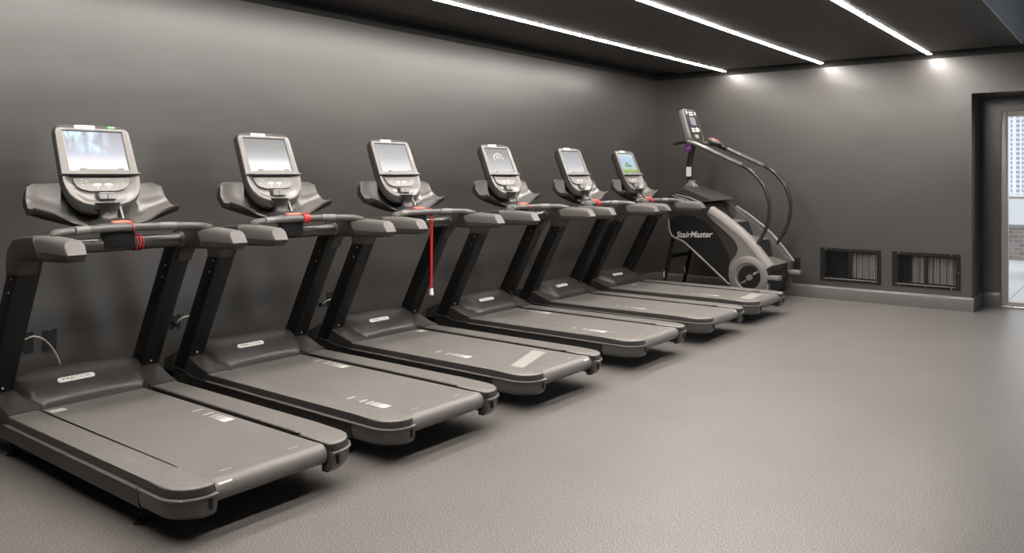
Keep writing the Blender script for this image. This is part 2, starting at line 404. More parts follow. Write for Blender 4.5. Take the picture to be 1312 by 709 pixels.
def side_parts(T, s):
    def q(l, w, z): return P3(l, s*w, z)
    # foot rail platform
    pts = [(1.66, .302), (.285, .302), (.265, .299), (.235, .284), (.02, .283), (.004, .30), (.000, .33), (.010, .372), (.036, .412), (.078, .440), (.125, .450), (.300, .450), (1.66, .450)]
    bm = bmnew()
    mk = []
    fs = prism(bm, pts, lambda l, w: q(l, w, .192), lambda l, w: q(l, w, .231 if l > .05 else .2305))
    top = fs[1]
    bmesh.ops.bevel(bm, geom=list(top.edges), offset=.012, segments=3, affect='EDGES', profile=.5)
    for l0, w0, w1, sk in ((.44, .345, .375, .02), (.475, .350, .385, .02), (.51, .355, .395, .02), (.56, .36, .38, .01), (.92, .315, .44, .0)):     # moulded strokes
        f_ = bm.faces.new([bm.verts.new(q(l_, w_, .2314)) for l_, w_ in ((l0, w0), (l0+.007, w0), (l0+.007+sk, w1), (l0+sk, w1))]); f_.material_index = 3
    fr_ = finish('foot_rail', bm, [M_RAIL, M_BLACKM, M_RAILSIDE, M_STROKE], T, recalc=True)
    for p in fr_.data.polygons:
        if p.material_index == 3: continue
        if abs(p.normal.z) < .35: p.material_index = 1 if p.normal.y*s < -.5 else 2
    # side skirt; the highlight on its lip is painted in a lighter colour
    bm = bmnew()
    prof = [(.444, .1915), (.461, .1915), (.4655, .187), (.463, .182), (.458, .178), (.457, .125), (.450, .105), (.430, .096), (.345, .096), (.345, .185)]
    ls = [(.292, 0), (1.62, 0), (1.80, .006), (1.87, .03), (2.0, .036)]
    loops = [[q(l, w, z+(dz if z > .15 else 0)) for w, z in prof] for l, dz in ls]
    loft(bm, loops); sk_ = finish('side_skirt', bm, [M_SKIRT, M_LIPSHINE], T)
    for p in sk_.data.polygons:
        if p.center.z > .181 and abs(p.center.y) > .45 and len(p.vertices) == 4 and p.center.x > -1.7: p.material_index = 1
    # rear end cap
    def ring(k, z, ins):
        o_ = [(.288, .461), (.125, .461), (.075, .450), (.030, .420), (.003, .378), (-.008, .333), (-.006, .287), (.07, .287), (.10, .345), (.288, .345)]
        r = []
        for i, (l, w) in enumerate(o_):
            if 1 <= i <= 6: l += ins; 
            if 0 <= i <= 4: w -= ins
            r.append(q(l, w, z))
        return r
    bm = bmnew()
    loft(bm, [ring(0, .1915, 0.001), ring(0, .189, -.0035), ring(0, .184, -.0035), ring(0, .178, .003), ring(0, .135, .006), ring(0, .112, .014), ring(0, .095, .034), ring(0, .092, .05)])
    cap = finish('end_cap', bm, [M_CAP, M_LIPSHINE], T)
    for p in cap.data.polygons:
        if .183 < p.center.z < .1912: p.material_index = 1
    bm = bmnew(); box(bm, .0035, .012, s*.318-.006, s*.318+.006, .135, .172); finish('bolt_slot', bm, M_BLACK, cap)
    bm = bmnew(); disc(bm, (.007, s*.318, .143), (1, 0, 0), .006, .006, 10); finish('bolt', bm, M_CHROME, cap)
    # levelling foot
    for l in (.40, 1.72):
        bm = bmnew(); tube(bm, [P3(l, s*.385, .014), P3(l, s*.385, .10)], .011, 10); tube(bm, [P3(l, s*.385, 0.0), P3(l, s*.385, .010), P3(l, s*.385, .018)], [.036, .020], 16)
        disc(bm, (-l, s*.385, .045), (0, 0, 1), .02, .012, 6)
        finish('levelling_foot', bm, M_BLACK, T)
    # upright post
    def ur(z): return 1.862-.535*(z-.246)
    bm = bmnew()
    loops = []
    for z in (.20, .246, .6, 1.06):
        l0 = ur(z); d = .128
        loops.append([P3(l0+a, s*(.402+b), z) for a, b in rrect(d/2, .058, .012, 2, d/2, 0)])
    loft(bm, loops); up = finish('upright', bm, M_BLACK, T)
    for z in (.33, .93, .86):
        bm = bmnew()
        p = P3(ur(z)+.045, s*.402-.0585, z) if z > .5 else P3(ur(z)-.001, .402*s-.0, z)
        n = (0, 1, 0) if z > .5 else (1, 0, 0)
        disc(bm, p, n, .006, .004, 10)
        finish('screw', bm, M_CHROME, up)
    # rubber elbow joining upright and arm
    bm = bmnew()
    sec = [((1.462, .955), (1.602, .955)), ((1.445, .99), (1.61, 1.0)), ((1.418, 1.025), (1.59, 1.075)), ((1.36, 1.045), (1.53, 1.130)), ((1.28, 1.045), (1.42, 1.150)), ((1.20, 1.045), (1.28, 1.158))]
    loops = []
    for (l0, z0), (l1, z1) in sec:
        A = Vector((l0, z0)); B_ = Vector((l1, z1)); c = (A+B_)/2; h = (B_-A).length/2; dr = (B_-A).normalized()
        loops.append([P3(c.x+dr.x*a, s*.42+b, c.y+dr.y*a) for a, b in rrect(h, .049, .022, 4)])
    loft(bm, loops); finish('elbow', bm, M_GRIPD, T)
    # arm grip: pale rubber pad over a dark shell
    bm = bmnew()
    def armsec(lt, lb, zt, zb, hw, rt, rb):
        """section of the arm: rounded top corners rt, bottom corners rb; lt and lb the distance at top and bottom"""
        out = []
        for a_, b_, r_, q0 in ((hw-rt, zt-rt, rt, 0), (-(hw-rt), zt-rt, rt, 1), (-(hw-rb), zb+rb, rb, 2), (hw-rb, zb+rb, rb, 3)):
            for k in range(5):
                th = PI/2*(q0+k/4); y_ = a_+r_*math.cos(th); z_ = b_+r_*math.sin(th)
                f = (z_-zb)/(zt-zb); out.append(P3(lb+(lt-lb)*f, s*.42+y_, z_))
        return out
    loft(bm, [armsec(1.31, 1.31, 1.154, 1.083, .0475, .030, .003), armsec(1.20, 1.20, 1.160, 1.083, .0475, .030, .003), armsec(1.10, 1.10, 1.158, 1.083, .0475, .030, .003),
              armsec(.968, .930, 1.151, 1.083, .0470, .030, .003), armsec(.955, .918, 1.147, 1.083, .0450, .028, .003), armsec(.949, .912, 1.139, 1.085, .040, .024, .003)])
    pad = finish('arm_grip', bm, M_GRIP, T, 32)
    bm = bmnew()
    loft(bm, [armsec(1.31, 1.31, 1.0825, 1.036, .047, .003, .014), armsec(1.10, 1.10, 1.0825, 1.043, .046, .003, .014), armsec(.925, .945, 1.0825, 1.049, .0455, .003, .014), armsec(.914, .938, 1.0825, 1.053, .0415, .003, .012)])
    finish('arm_shell', bm, M_GRIPD, T)

def console_outline():
    pts = []
    # (a, sdist) half outline from the top centre down; s measured down the sloping face
    half = [(0, 0), (.165, 0), (.183, .004), (.195, .016), (.199, .034), (.206, .284), (.2055, .325), (.199, .364), (.184, .402), (.157, .434), (.118, .457), (.064, .471), (0, .475)]
    return half
TT = Vector((-.400, 0, .9165)); TN = Vector((.9165, 0, .400)); TO = P3(1.700, 0, 1.716)   # slope axes of the console (face looks back and up)
def CP(a, s_, n=0.0): return TO-TT*s_+TN*n+Vector((0, a, 0))

SCREENS = {}
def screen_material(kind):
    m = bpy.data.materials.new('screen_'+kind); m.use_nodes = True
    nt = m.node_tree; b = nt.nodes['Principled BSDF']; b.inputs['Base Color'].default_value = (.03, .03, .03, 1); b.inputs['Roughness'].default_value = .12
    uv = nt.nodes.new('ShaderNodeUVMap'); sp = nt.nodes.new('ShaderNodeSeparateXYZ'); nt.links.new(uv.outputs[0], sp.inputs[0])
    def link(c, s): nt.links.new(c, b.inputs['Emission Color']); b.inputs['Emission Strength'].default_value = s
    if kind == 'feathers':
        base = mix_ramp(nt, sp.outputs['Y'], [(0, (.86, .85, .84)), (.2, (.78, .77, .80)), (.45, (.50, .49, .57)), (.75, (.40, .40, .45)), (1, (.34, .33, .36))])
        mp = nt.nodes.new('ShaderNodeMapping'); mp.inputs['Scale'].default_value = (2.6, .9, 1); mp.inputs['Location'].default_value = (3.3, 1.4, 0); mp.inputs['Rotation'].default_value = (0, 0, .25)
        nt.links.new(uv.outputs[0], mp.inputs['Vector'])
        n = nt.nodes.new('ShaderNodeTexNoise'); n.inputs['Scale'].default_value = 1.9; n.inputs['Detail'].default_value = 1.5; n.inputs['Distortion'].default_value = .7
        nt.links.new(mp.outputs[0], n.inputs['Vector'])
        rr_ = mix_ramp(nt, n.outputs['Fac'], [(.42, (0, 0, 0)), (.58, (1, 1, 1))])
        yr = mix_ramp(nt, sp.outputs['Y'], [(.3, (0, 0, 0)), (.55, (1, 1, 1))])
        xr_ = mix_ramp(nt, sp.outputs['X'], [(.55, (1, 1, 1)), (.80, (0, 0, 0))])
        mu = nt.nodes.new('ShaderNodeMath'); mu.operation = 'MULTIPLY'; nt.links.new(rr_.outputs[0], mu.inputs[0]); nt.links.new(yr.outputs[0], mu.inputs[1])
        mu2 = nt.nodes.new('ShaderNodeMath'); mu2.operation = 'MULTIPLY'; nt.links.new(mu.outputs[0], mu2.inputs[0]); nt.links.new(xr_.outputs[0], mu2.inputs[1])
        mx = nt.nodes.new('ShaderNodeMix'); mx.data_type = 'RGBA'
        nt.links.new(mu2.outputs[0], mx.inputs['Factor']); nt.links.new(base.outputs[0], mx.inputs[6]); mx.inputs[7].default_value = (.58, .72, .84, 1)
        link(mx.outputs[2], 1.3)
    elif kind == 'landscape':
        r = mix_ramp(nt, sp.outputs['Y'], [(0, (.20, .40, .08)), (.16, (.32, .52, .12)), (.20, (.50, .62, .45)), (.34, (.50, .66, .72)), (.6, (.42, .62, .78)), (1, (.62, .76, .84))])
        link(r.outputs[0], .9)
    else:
        st = {'grey': [(0, (.80, .80, .80)), (.14, (.80, .80, .80)), (.25, (.86, .86, .86)), (.42, (.50, .50, .50)), (.7, (.33, .33, .33)), (1, (.27, .27, .27))],  # grey fade: reflections in the glass painted as screen emission
              'pale_fade': [(0, (.82, .82, .82)), (.2, (.70, .70, .70)), (.5, (.46, .47, .48)), (1, (.33, .34, .35))],
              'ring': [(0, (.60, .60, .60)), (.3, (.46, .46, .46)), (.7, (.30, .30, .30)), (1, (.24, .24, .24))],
              'dim_fade': [(0, (.62, .62, .64)), (.4, (.44, .44, .46)), (1, (.30, .31, .33))]}[kind]
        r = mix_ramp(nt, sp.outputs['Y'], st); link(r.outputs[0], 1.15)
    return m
M_GFX = mat('screen_graphic_white', (.1, .1, .1), .3, emit=(.75, .75, .75), es=.8)
M_GFXD = mat('screen_graphic_dark', (.02, .03, .03), .3, emit=(.06, .12, .12), es=.8)
M_GFXG = mat('screen_graphic_green', (.02, .03, .03), .3, emit=(.20, .42, .20), es=.9)

def make_treadmill(label, y, dx, kind, marks, sticker, tape, cord, first=None):
    T = thing('treadmill', label, 'treadmill', (XREAR+dx, y, 0), 'treadmills in a row along the left wall')
    if first is None:
        for s in (-1, 1): side_parts(T, s)
        # motor hood: height field over the front of the deck
        bm = bmnew()
        Ls = [1.612, 1.632, 1.655, 1.672, 1.695, 1.73, 1.77, 1.81, 1.85, 1.89, 1.93, 1.98, 2.04, 2.09, 2.12]
        def centre(l):
            K = [(1.65, .236), (1.672, .262), (1.70, .288), (1.75, .326), (1.80, .351), (1.85, .364), (1.90, .367), (1.98, .355), (2.06, .325), (2.12, .27)]
            if l <= K[0][0]: return .236
            for (a, za), (b_, zb) in zip(K, K[1:]):
                if l <= b_: return za+(zb-za)*(l-a)/(b_-a)
            return K[-1][1]
        def flank(l):
            K = [(1.612, .236), (1.70, .262), (1.80, .298), (1.88, .318), (1.98, .325), (2.12, .26)]
            for (a, za), (b_, zb) in zip(K, K[1:]):
                if l <= b_: return za+(zb-za)*(l-a)/(b_-a)
            return K[-1][1]
        def crease(l): return .268+.075*min(1, max(0, (l-1.655)/.20))**.8
        rows = []
        for l in Ls:
            row = []
            cw = crease(l); zc = centre(l); zf = flank(l)
            if l < 1.655:
                ws = [.29, .30, .32, .36, .42, .448, .452]
                half = [(w_, zf) for w_ in ws]; half[-1] = (.452, zf-.006); cen = None
            else:
                low = min(zc, zf)-.0
                half = [(cw+.004, max(zf-.004, zc-.03)), (cw+.014, max(zf-.004, zc-.05) if zc-.05 > zf else zf-.003), (.355 if cw < .34 else cw+.03, zf), (.39, zf), (.42, zf), (.447, zf-.002), (.452, zf-.008)]
            rows.append((l, cw, zc, half))
        # centre dome
        N = 18
        grid = []
        for l, cw, zc, half in rows:
            if l < 1.655: continue
            r_ = []
            for i in range(N+1):
                t_ = -1+2*i/N
                dz = .010*(1-t_*t_)
                edge = .02*max(0, (abs(t_)-.86)/.14)**2
                r_.append(bm.verts.new(P3(l, t_*cw, zc+dz-edge)))
            grid.append(r_)
        front = [bm.verts.new(P3(1.652, v.co.y, .205)) for v in grid[0]]
        back = [bm.verts.new(P3(2.135, v.co.y, .10)) for v in grid[-1]]
        G = [front]+grid+[back]
        for a, b_ in zip(G, G[1:]):
            for i in range(N): bm.faces.new((a[i], a[i+1], b_[i+1], b_[i]))
        for s in (-1, 1):
            gr = []
            for l, cw, zc, half in rows:
                pts = [P3(l, s*w_, z) for w_, z in half]
                pts.append(P3(l, s*.452, .19))
                if l < 1.655: pts = [P3(l, s*.288, .20)]+pts
                else: pts = [P3(l, s*(cw), zc-.020)]+pts
                gr.append([bm.verts.new(p) for p in pts])
            gr = [[bm.verts.new(P3(1.611, v.co.y*1.0, .20)) for v in gr[0]]]+gr+[[bm.verts.new(P3(2.135, v.co.y, .10)) for v in gr[-1]]]
            for a, b_ in zip(gr, gr[1:]):
                for i in range(len(a)-1): bm.faces.new((a[i], a[i+1], b_[i+1], b_[i]))
        bmesh.ops.remove_doubles(bm, verts=bm.verts[:], dist=.0008)
        hood = finish('motor_hood', bm, M_HOOD, T, 40)
        # pale name plate lying on the slope
        cz = Vector(P3(1.742, -.062, centre(1.742)+.0125)); slope = (Vector(P3(1.79, 0, centre(1.79)))-Vector(P3(1.72, 0, centre(1.72)))).normalized()
        Mx = frame(cz+Vector((.0, 0, .0)), (0, 1, 0), slope)
        bm = bmnew(); prism(bm, rrect(.098, .017, .0165, 6), lambda a, b: Mx @ Vector((a, b, -.004)), lambda a, b: Mx @ Vector((a, b, .002)))
        text_into(bm, 'PRECOR', .026, Mx @ Matrix.Translation((0, 0, .0025)), 1, sx=1.55)
        finish('name_plate', bm, [M_PALE, M_INK], hood)
        # rollers, deck and under frame
        bm = bmnew()
        box(bm, -1.95, -.16, -.31, .31, .10, .196); box(bm, -2.06, -1.70, -.34, .34, .05, .12); box(bm, -.46, -.36, -.38, .38, .075, .10)
        for s in (-1, 1): box(bm, -1.80, -1.50, s*.34-.03, s*.34+.03, .02, .10, bev=.006)
        finish('deck_frame', bm, M_BLACKM, T)
        bm = bmnew(); tube(bm, [P3(.066, -.283, .176), P3(.066, .283, .176)], .036, 20); finish('rear_roller', bm, M_BLACKM, T)
        # cross bar with collars
        bm = bmnew(); tube(bm, [P3(1.42, -.385, 1.083), P3(1.42, .385, 1.083)], .040, 28); finish('cross_bar', bm, M_BAR, T)
        for s in (-1, 1):
            bm = bmnew(); tube(bm, [P3(1.42, s*.350, 1.083), P3(1.42, s*.354, 1.083), P3(1.42, s*.370, 1.083), P3(1.42, s*.374, 1.083)], .0435, 28); finish('collar', bm, M_CAP, T)
        # front handle bar
        bm = bmnew()
        half = [(1.16, .405, 1.148), (1.20, .400, 1.158), (1.235, .384, 1.164), (1.262, .345, 1.167), (1.31, .25, 1.169), (1.345, .14, 1.170), (1.36, .05, 1.170)]
        pts = [P3(l, -w_, z) for l, w_, z in half]+[P3(l, w_, z) for l, w_, z in half[::-1]]
        tube(bm, pts, .0215, 14, smooth=4); hb = finish('handle_bar', bm, M_TUBE, T, 60)
        for s in (-1, 1):
            bm = bmnew(); tube(bm, [P3(1.292, s*.27, 1.1715), P3(1.325, s*.19, 1.1725)], .0212, 14); finish('pulse_sensor', bm, M_BTN, hb)
        # centre bracket between handle bar and cross bar
        bm = bmnew(); box(bm, -1.43, -1.375, -.085, .085, 1.062, 1.165, bev=.012); finish('centre_bracket', bm, M_BLACK, T)
        # accessory tray: curved scoop on both sides
        bm = bmnew(); loops = []
        W = [-.393, -.391, -.386, -.378, -.352, -.328, -.30, -.275, -.25, -.23, -.21, -.19, -.17, -.15, -.13, -.10, -.05, 0]
        W = W+[-w_ for w_ in W[-2::-1]]
        for w_ in W:
            a = min(abs(w_), .378)
            zb = 1.168+.078*max(0, (a-.12)/.27)**1.2
            zt = 1.404 if a < .365 else 1.404-.05*((a-.365)/.027)**2
            if a < .16: zt = 1.404-.10*((.16-a)/.16)
            zl = zb+.018+.022*max(0, min(1, (a-.20)/.10))
            if a < .20: sw = .0
            else: sw = .03*((a-.285)/.107)**2 if a > .285 else .030*((.285-a)/.085)**2
            lb = 1.645-sw
            lf = 1.452+.07*max(0, (.16-a)/.16)
            lm = min(lb-.02, 1.60-sw*.6)
            prof = [(lb+.028, zt-.02), (lb+.014, zt), (lb+.002, zt-.003), (lb-.010, zt*.6+zb*.4), (lm-.005, zb+.060), (lm-.035, zb+.036), (1.500, max(zb+.030, zl-.016)), (lf+.010, zl), (lf, zl-.006),
                    (lf+.004, zb+.020), (lf+.030, zb), (1.56, zb+.002), (lb+.010, zb+.05), (lb+.028, (zt+zb)/2)]
            k_ = {.393: .86, .391: .94, .386: .985}.get(abs(w_), 1.0)
            ml, mz = sum(p[0] for p in prof)/14, sum(p[1] for p in prof)/14
            prof = [(ml+(l-ml)*k_, mz+(z-mz)*k_) for l, z in prof]
            loops.append([P3(l, w_*(1-.085*max(0, (z-1.22))/.18), z) for l, z in prof])
        fs = loft(bm, loops)
        tray = finish('accessory_tray', bm, [M_TRAY, M_TRAYD], T, 50)
        for k, p in enumerate(tray.data.polygons):
            if k % 14 > 6 or abs(p.center.y) < .135+.075*max(0, min(1, (p.center.z-1.22)/.15)) or k >= 14*(len(W)-1): p.material_index = 1
        # base dome and neck
        bm = bmnew()
        prof = [(.135, 1.165), (.132, 1.180), (.115, 1.197), (.085, 1.208), (.055, 1.216), (.048, 1.235), (.05, 1.262), (.07, 1.30)]
        loft(bm, [[P3(1.485+r*.75*math.cos(2*PI*k/24)+(z-1.165)*.25, r*math.sin(2*PI*k/24), z) for k in range(24)] for r, z in prof])
        finish('neck', bm, M_SKIRT, T, 60)
        bm = bmnew()
        prism(bm, [(1.475, 1.215), (1.50, 1.21), (1.56, 1.285), (1.515, 1.30), (1.505, 1.26)], lambda l, z: P3(l, .062, z), lambda l, z: P3(l, .074, z)); finish('neck_bracket', bm, M_KEY, T)
        bm = bmnew(); prism(bm, rrect(.05, .020, .008, 3), lambda a, b: P3(1.395+b, .018+a, 1.196+b*.15), lambda a, b: P3(1.395+b, .018+a, 1.204+b*.15), bev=.002); finish('stop_switch', bm, M_REDP, T)
        bm = bmnew(); box(bm, -1.43, -1.365, -.06, .085, 1.160, 1.196, bev=.008); finish('stop_switch_base', bm, M_TRAY, T)
        # console housing: silver face with recessed lower dish, dark tapering back
        H = console_outline(); out = H+[(-a, s_) for a, s_ in H[-2:0:-1]]
        bm = bmnew()
        def ins(k, dn, bulge=0.0, top=0.0):
            r_ = []
            for a, s_ in out:
                ca, cs = 0, .22
                r_.append(CP(a*(1-k*.9), cs+(s_-cs)*(1-k*.8)+bulge*max(0, (s_-.30)/.153)+top*max(0, (.05-s_)/.05), dn))
            return r_
        rings = [ins(.30, -.090), ins(.12, -.078, .03), ins(.02, -.050, .040, -.006), ins(.0, -.022, .034, -.008), ins(-.006, -.004, .012, -.006), ins(.004, .003, 0, .011), ins(.02, .004, 0, .013)]
        fs = loft(bm, rings, 1, cap=False)
        bm.faces.new([bm.verts[i] for i in range(0)]) if False else None
        bm.verts.ensure_lookup_table()
        n_ = len(out); bm.faces.new(bm.verts[:n_]).material_index = 1
        for f in fs[n_*5:]: f.material_index = 0
        # face: frame around the screen opening and around the dish
        last = bm.verts[-n_:]
        def outline_pt(k): return last[k]
        A_top = [i for i, (a, s_) in enumerate(out) if s_ <= .285]
        A_bot = [i for i, (a, s_) in enumerate(out) if s_ >= .283]
        # upper face polygon ring
        ytop = [out[i] for i in A_top]
        # order around: use angle about upper centre
        def ordr(idx, c): return sorted(idx, key=lambda i: math.atan2(out[i][1]-c[1], out[i][0]-c[0]))
        iu = ordr(A_top, (0, .15)); ib = ordr(A_bot, (0, .35))
        scr = lambda a, s_: (max(-.163, min(.163, a*.9)), max(.022, min(.262, s_)))
        inner = []
        for i in iu:
            a, s_ = out[i]; a2, s2 = a, s_
            if s_ < .06: s2 = .024
            if s_ > .2: s2 = .266
            a2 = max(-.163, min(.163, a*1.0))
            if abs(a) > .18: a2 = math.copysign(.163, a)
            inner.append((a2, s2))
        iv = [bm.verts.new(CP(a, s_, .003)) for a, s_ in inner]; iw = [bm.verts.new(CP(a*.985, .145+(s_-.145)*.985, -.006)) for a, s_ in inner]
        n2 = len(iu)
        for k in range(n2):
            f = [last[iu[k]], last[iu[(k+1) % n2]], iv[(k+1) % n2], iv[k]]
            try: bm.faces.new(f)
            except ValueError: pass
            try: bm.faces.new((iv[k], iv[(k+1) % n2], iw[(k+1) % n2], iw[k]))
            except ValueError: pass
        # lower dish
        c = (0, .36)
        dish = []
        sc = [(.93, .004), (.88, .0), (.78, -.010), (.66, -.018)]
        prev = [last[i] for i in ib]
        n3 = len(ib)
        for kf, dn in sc:
            cur = [bm.verts.new(CP(out[i][0]*kf, .335+(out[i][1]-.335)*(kf if out[i][1] > .30 else .72+.25*kf), dn)) for i in ib]
            for k in range(n3):
                bm.faces.new((prev[k], prev[(k+1) % n3], cur[(k+1) % n3], cur[k]))
            prev = cur
        bm.faces.new(prev)
        for v in bm.verts: pass
        bmesh.ops.remove_doubles(bm, verts=bm.verts[:], dist=.0004)
        cons = finish('console', bm, [M_CONS, M_CONSB], T, 40)
        for p in cons.data.polygons:
            pass
        # dark top cap with badge and green marker
        bm = bmnew(); prism(bm, rrect(.150, .010, .009, 3), lambda a, b: CP(a, -.006+b*1.0, -.030), lambda a, b: CP(a, -.002+b*.8, -.004), bev=.001); tc_ = finish('top_cap', bm, M_CONSB, cons)
        Mb = frame(CP(-.040, .004, .0045), (0, 1, 0), TT)
        bm = bmnew(); prism(bm, rrect(.055, .0105, .008, 4), lambda a, b: Mb @ Vector((a, b, -.006)), lambda a, b: Mb @ Vector((a, b, .0)))
        text_into(bm, 'PRECOR', .012, Mb @ Matrix.Translation((0, 0, .0006)), 1, sx=1.5)
        finish('console_badge', bm, [M_PALE, M_INK], cons)
        # ledge under the screen
        bm = bmnew()
        pts = [(-.215, .284), (-.19, .278), (-.14, .268), (-.09, .262), (.10, .262), (.15, .268), (.195, .278), (.212, .284), (.212, .289), (.15, .289), (-.16, .289), (-.215, .289)]
        prism(bm, pts, lambda a, s_: CP(a, s_+.003, .0), lambda a, s_: CP(a*.97, s_+.006, .026), bev=.0015, seg=1); finish('screen_ledge', bm, M_BTN, cons)
        bm = bmnew()
        for a in (-.095, .105): box(bm, 0, 0, 0, 0, 0, 0) if False else prism(bm, rrect(.016, .004, .003, 2), lambda x, y_, a=a: CP(a+x, .262+y_, .010), lambda x, y_, a=a: CP(a+x, .262+y_, .019))
        finish('ledge_stop', bm, M_BTN, cons)
        # keypad panel with white arrows
        bm = bmnew()
        kp = [(-.150, .305), (.150, .305), (.150, .325), (.138, .352), (.115, .371), (.07, .383), (-.07, .383), (-.115, .371), (-.138, .352), (-.150, .325)]
        prism(bm, kp, lambda a, s_: CP(a, s_, -.016), lambda a, s_: CP(a, s_, -.006), bev=.001, seg=1)
        for s in (-1, 1):
            ar = [(.010, .352), (.010, .340), (.022, .337), (.045, .338), (.055, .350), (.048, .3525)]
            prism(bm, [(s*a, s_) for a, s_ in ar], lambda a, s_: CP(a, s_, -.0062), lambda a, s_: CP(a, s_, -.0050), 1)
            for a, s_ in ((.030, .362), (.085, .325), (.108, .318), (.112, .331), (.108, .344)):
                rr_ = .004 if a < .1 else .0025
                prism(bm, rrect(rr_, rr_, rr_*.6, 2, s*a, s_), lambda a, s_: CP(a, s_, -.0062), lambda a, s_: CP(a, s_, -.0052), 1)
        finish('keypad', bm, [M_KEY, M_WHITE], cons)
        bm = bmnew(); prism(bm, rrect(.053, .026, .006, 3, .005, .416), lambda a, s_: CP(a, s_, -.022), lambda a, s_: CP(a, s_, -.0135)); finish('switch_well', bm, M_BLACK, cons)
        bm = bmnew()
        for a0 in (-.018, .028): prism(bm, rrect(.0215, .017, .005, 3, a0+.004, .417), lambda a, s_: CP(a, s_, -.015), lambda a, s_: CP(a, s_, .004), bev=.003)
        prism(bm, rrect(.040, .006, .004, 3, .009, .400), lambda a, s_: CP(a, s_, -.012), lambda a, s_: CP(a, s_, .006), bev=.002)
        finish('paddle_switch', bm, M_BTN, cons)
        bm = bmnew(); box(bm, -1.60, -1.50, -.07, .06, 1.262, 1.288, bev=.004); finish('neck_connector', bm, M_BLACKM, T)
        kids = [o for o in T.children if o.name.split('.')[0] != '']
    else:
        for ch in list(first.children):
            if ch.get('own'): continue
            c_ = ch.copy(); C.objects.link(c_); c_.parent = T
            for g_ in ch.children:
                if g_.get('own'): continue
                d_ = g_.copy(); C.objects.link(d_); d_.parent = c_
    cons = [o for o in T.children if o.name.startswith('console') and 'badge' not in o.name][0]
    def own(o):
        o['own'] = True; return o
    # screen
    bm = bmnew(); uvl = bm.loops.layers.uv.new('UVMap')
    a0, s0, s1 = .158, .029, .262
    vs_ = [bm.verts.new(CP(a, s_, -.004)) for a, s_ in ((-a0, s1), (a0, s1), (a0, s0), (-a0, s0))]
    f = bm.faces.new(vs_)
    for lp, uv_ in zip(f.loops, ((0, 0), (1, 0), (1, 1), (0, 1))): lp[uvl].uv = uv_
    vb = [bm.verts.new(CP(a, s_, -.008)) for a, s_ in ((-a0, s1), (a0, s1), (a0, s0), (-a0, s0))]
    for k in range(4): bm.faces.new((vs_[k], vs_[(k+1) % 4], vb[(k+1) % 4], vb[k]))
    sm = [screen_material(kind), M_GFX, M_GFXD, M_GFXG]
    def gpoly(pts, mi, d=-.0036):
        ff = bm.faces.new([bm.verts.new(CP(-a0+2*a0*u, s1-(s1-s0)*v, d)) for u, v in pts]); ff.material_index = mi
    if kind == 'ring':
        for k in range(20):
            t0, t1 = PI*(1.15-1.3*k/20), PI*(1.15-1.3*(k+1)/20)
            R0, R1 = .15, .185; u0 = .50; v0 = .60; yk = 1.1
            gpoly([(u0+R0*math.cos(t0)*1.15, v0+R0*math.sin(t0)*yk), (u0+R1*math.cos(t0)*1.15, v0+R1*math.sin(t0)*yk), (u0+R1*math.cos(t1)*1.15, v0+R1*math.sin(t1)*yk), (u0+R0*math.cos(t1)*1.15, v0+R0*math.sin(t1)*yk)], 1)
        for u in (.44, .50, .56): gpoly([(u-.016, .57), (u+.016, .57), (u+.016, .71), (u-.016, .71)], 1)
    if kind == 'landscape':
        gpoly([(.22, .40), (.72, .36), (.72, .42), (.55, .46), (.50, .62), (.46, .62), (.30, .46), (.22, .44)], 3)
        gpoly([(.25, .335), (.70, .32), (.70, .37), (.25, .38)], 2)
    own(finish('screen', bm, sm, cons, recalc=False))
    if kind == 'feathers':
        bm = bmnew(); prism(bm, rrect(.020, .006, .004, 3, .105, .002), lambda a, s_: CP(a, s_, -.008), lambda a, s_: CP(a, s_, .005), bev=.001); own(finish('green_marker', bm, M_GREEN, cons))['label'] = 'small green marker on the top edge'
    # running belt, its printed marks, sticker and tape in the same mesh
    bm = bmnew(); prof = []
    R = .046; lc, zc = .066, .176
    prof.append((1.68, .2175)); prof.append((lc+.06, .2195)); prof.append((lc+.02, .2215))
    for k in range(13):
        th = PI/2+PI*k/12; prof.append((lc+R*math.cos(th)*1.0, zc+R*math.sin(th)))
    prof += [(lc+.05, zc-R+.002), (.5, .135), (.5, .139), (lc+.05, zc-R+.006)]
    for k in range(13):
        th = PI*1.5-PI*k/12; prof.append((lc+(R-.004)*math.cos(th), zc+(R-.004)*math.sin(th)))
    prof += [(lc+.02, .2175), (1.68, .2135)]
    prism(bm, prof, lambda l, z: P3(l, -.277, z), lambda l, z: P3(l, .277, z))
    zt = .2222
    def patch(l0, l1, w0, w1, mi, sk=0.0, z=zt):
        lift = lambda l: (.2195-.002*(l-.126)/1.55 if l > .126 else .2222)+.0006
        vv = [bm.verts.new(P3(a, b_, lift(a))) for a, b_ in ((l0, w0), (l1, w0+sk), (l1, w1+sk), (l0, w1))]
        bm.faces.new(vv).material_index = mi
    for (l, w_) in marks:          # ruler-like printed mark: strokes then a filled block
        for k, (d0, d1) in enumerate(((0, .014), (.100, .114), (.155, .168), (.190, .203), (.216, .226), (.234, .242), (.248, .298))):
            wd = .030
            patch(l-d1, l-d0, w_-wd, w_+wd, 1)
    if sticker: patch(1.545, 1.605, sticker[0], sticker[0]+.075, 1)
    patch(.115, .127, -.20, -.145, 1); patch(.115, .127, .14, .19, 1)
